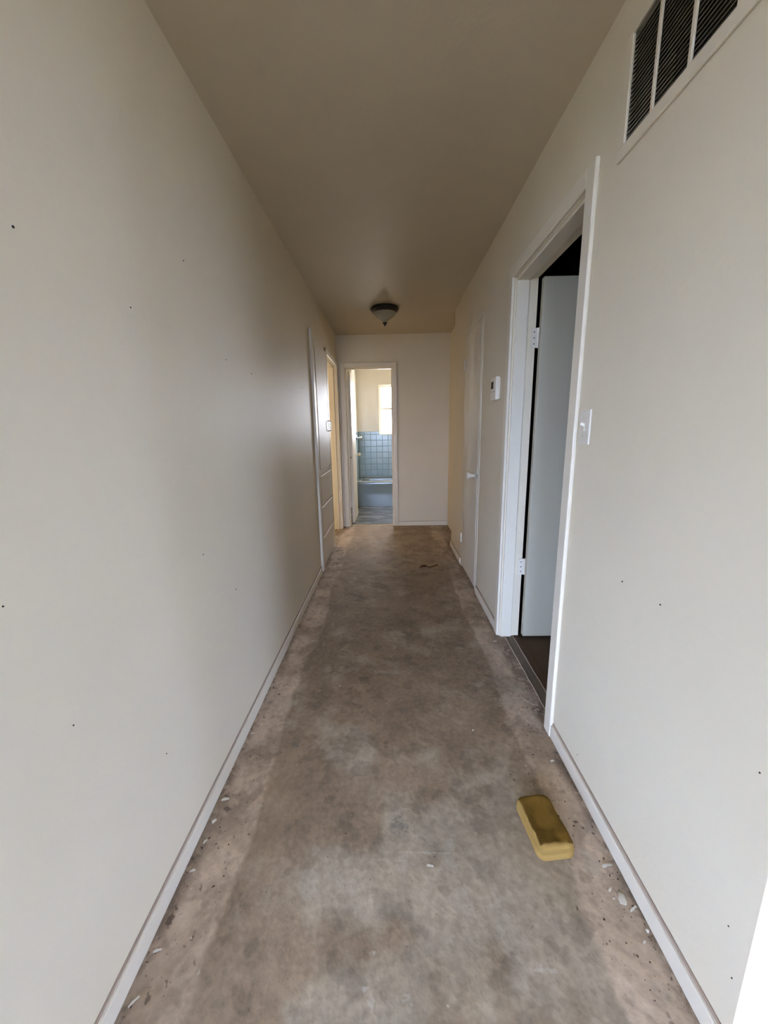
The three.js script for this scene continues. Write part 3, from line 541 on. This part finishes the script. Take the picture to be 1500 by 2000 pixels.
// crumbs of dirt swept against the walls: nobody could count them
{
  const r = rng(31), geos = [], base = new THREE.IcosahedronGeometry(1, 0);
  const put = (x, z, s) => { s *= 0.72; const g = base.clone(); g.scale(s * (0.7 + 1.6 * r()), s * (0.45 + 0.3 * r()), s * (0.6 + 0.7 * r())); g.rotateY(r() * 6.3); g.translate(x, s * 0.3, z); geos.push(clean(g)); };
  for (let i = 0; i < 520; i++) { const side = r() < 0.55 ? -1 : 1, off = 0.016 + 0.13 * Math.pow(r(), 2.2), z = side < 0 ? -0.55 - 2.8 * r() : (r() < 0.6 ? -0.6 - 0.85 * r() : -2.3 - 1.85 * r()); put(side < 0 ? XL + off : XR - off, z, 0.0012 + 0.0032 * Math.pow(r(), 2.5)); }
  for (let i = 0; i < 130; i++) put(0.48 + 0.17 * r(), -1.28 - 0.42 * r(), 0.001 + 0.0028 * Math.pow(r(), 2));
  for (let i = 0; i < 90; i++) put(XL + 0.03 + 0.12 * r(), -3.4 - 0.65 * r(), 0.002 + 0.005 * Math.pow(r(), 2));
  for (let i = 0; i < 60; i++) put(XR - 0.03 - 0.1 * r(), -3.5 - 0.7 * r(), 0.002 + 0.005 * Math.pow(r(), 2));
  for (let i = 0; i < 80; i++) put(-0.5 + r(), -0.6 - 3 * r(), 0.001 + 0.002 * Math.pow(r(), 2));
  const m = mesh('dirt_crumbs', mergeGeometries(geos), M.dirt); m.userData.kind = 'stuff'; tag(m, 'dark dirt crumbs scattered along the walls on the floor', 'dirt');
}
// carpet threads by the doorway
[[[[0.628, 0.003, -1.64], [0.648, 0.004, -1.615], [0.664, 0.006, -1.598], [0.676, 0.003, -1.603]], 'longer loose thread on the floor at the doorway'], [[[0.645, 0.003, -1.565], [0.66, 0.005, -1.572], [0.674, 0.003, -1.570]], 'shorter loose thread at the foot of the near casing']].forEach(([pts, label]) => {
  tag(mesh('thread', new THREE.TubeGeometry(new THREE.CatmullRomCurve3(pts.map((v) => new THREE.Vector3(...v))), 20, 0.0013, 5), M.tan), label, 'thread', 'loose threads by the doorway');
});
{ // strip left across the doorway where two floors met: two ragged pale ridges with dark adhesive between
  const g = tag(group('threshold_strip', 0.728, 0, (R1[0] + R1[1]) / 2), 'ragged strip of old adhesive across the side doorway', 'threshold'), zc = (R1[0] + R1[1]) / 2, r = rng(5);
  for (const [x, w] of [[-0.026, 0.0028], [0.024, 0.0024]]) { const pts = []; for (let k = 0; k <= 16; k++) pts.push(new THREE.Vector3(x + 0.004 * (r() - 0.5), 0.0025, -0.365 + 0.73 * k / 16)); mesh('ridge', new THREE.TubeGeometry(new THREE.CatmullRomCurve3(pts), 50, w, 6), M.tan, g); }
  mesh('adhesive', rbox(0.046, 0.003, 0.73, -0.001, 0.0012, 0, 0.001), M.grimeDark ??= std(lin(0.19, 0.14, 0.095), 0.9, { bumpMap: stipple, bumpScale: 0.003 }), g);
}
// nails and nail holes left in the walls
{
  const nailL = [[1.632, -0.747, 0.0035], [1.812, -1.356, 0.003], [1.589, -1.047, 0.0026], [1.56, -1.619, 0.003], [1.546, -1.907, 0.0045], [1.594, -3.005, 0.005], [0.873, -1.26, 0.003], [0.646, -1.493, 0.0035], [0.712, -0.664, 0.0024], [0.398, -0.921, 0.0022], [1.006, -0.586, 0.0022], [1.85, -2.5, 0.003]];
  const nailR = [[0.837, -1.066, 0.0034], [0.841, -0.906, 0.003], [0.109, -1.209, 0.002], [0.654, -0.604, 0.0022], [0.196, -0.574, 0.002], [0.29, -0.60, 0.002]];
  for (const [y, z, r0] of nailL) { const r = r0 * 0.75; mesh('nail_hole', new THREE.CylinderGeometry(r, r * 0.8, 0.0014, 10).rotateZ(Math.PI / 2).translate(XL + 0.0006, y, z), M.hole, wallLeft); }
  for (const [y, z, r0] of nailR) { const r = r0 * 0.75; mesh('nail_hole', new THREE.CylinderGeometry(r, r * 0.8, 0.0014, 10).rotateZ(Math.PI / 2).translate(XR - 0.0006, y, z), M.hole, wallRight); }
}

renderer.render(scene, camera);
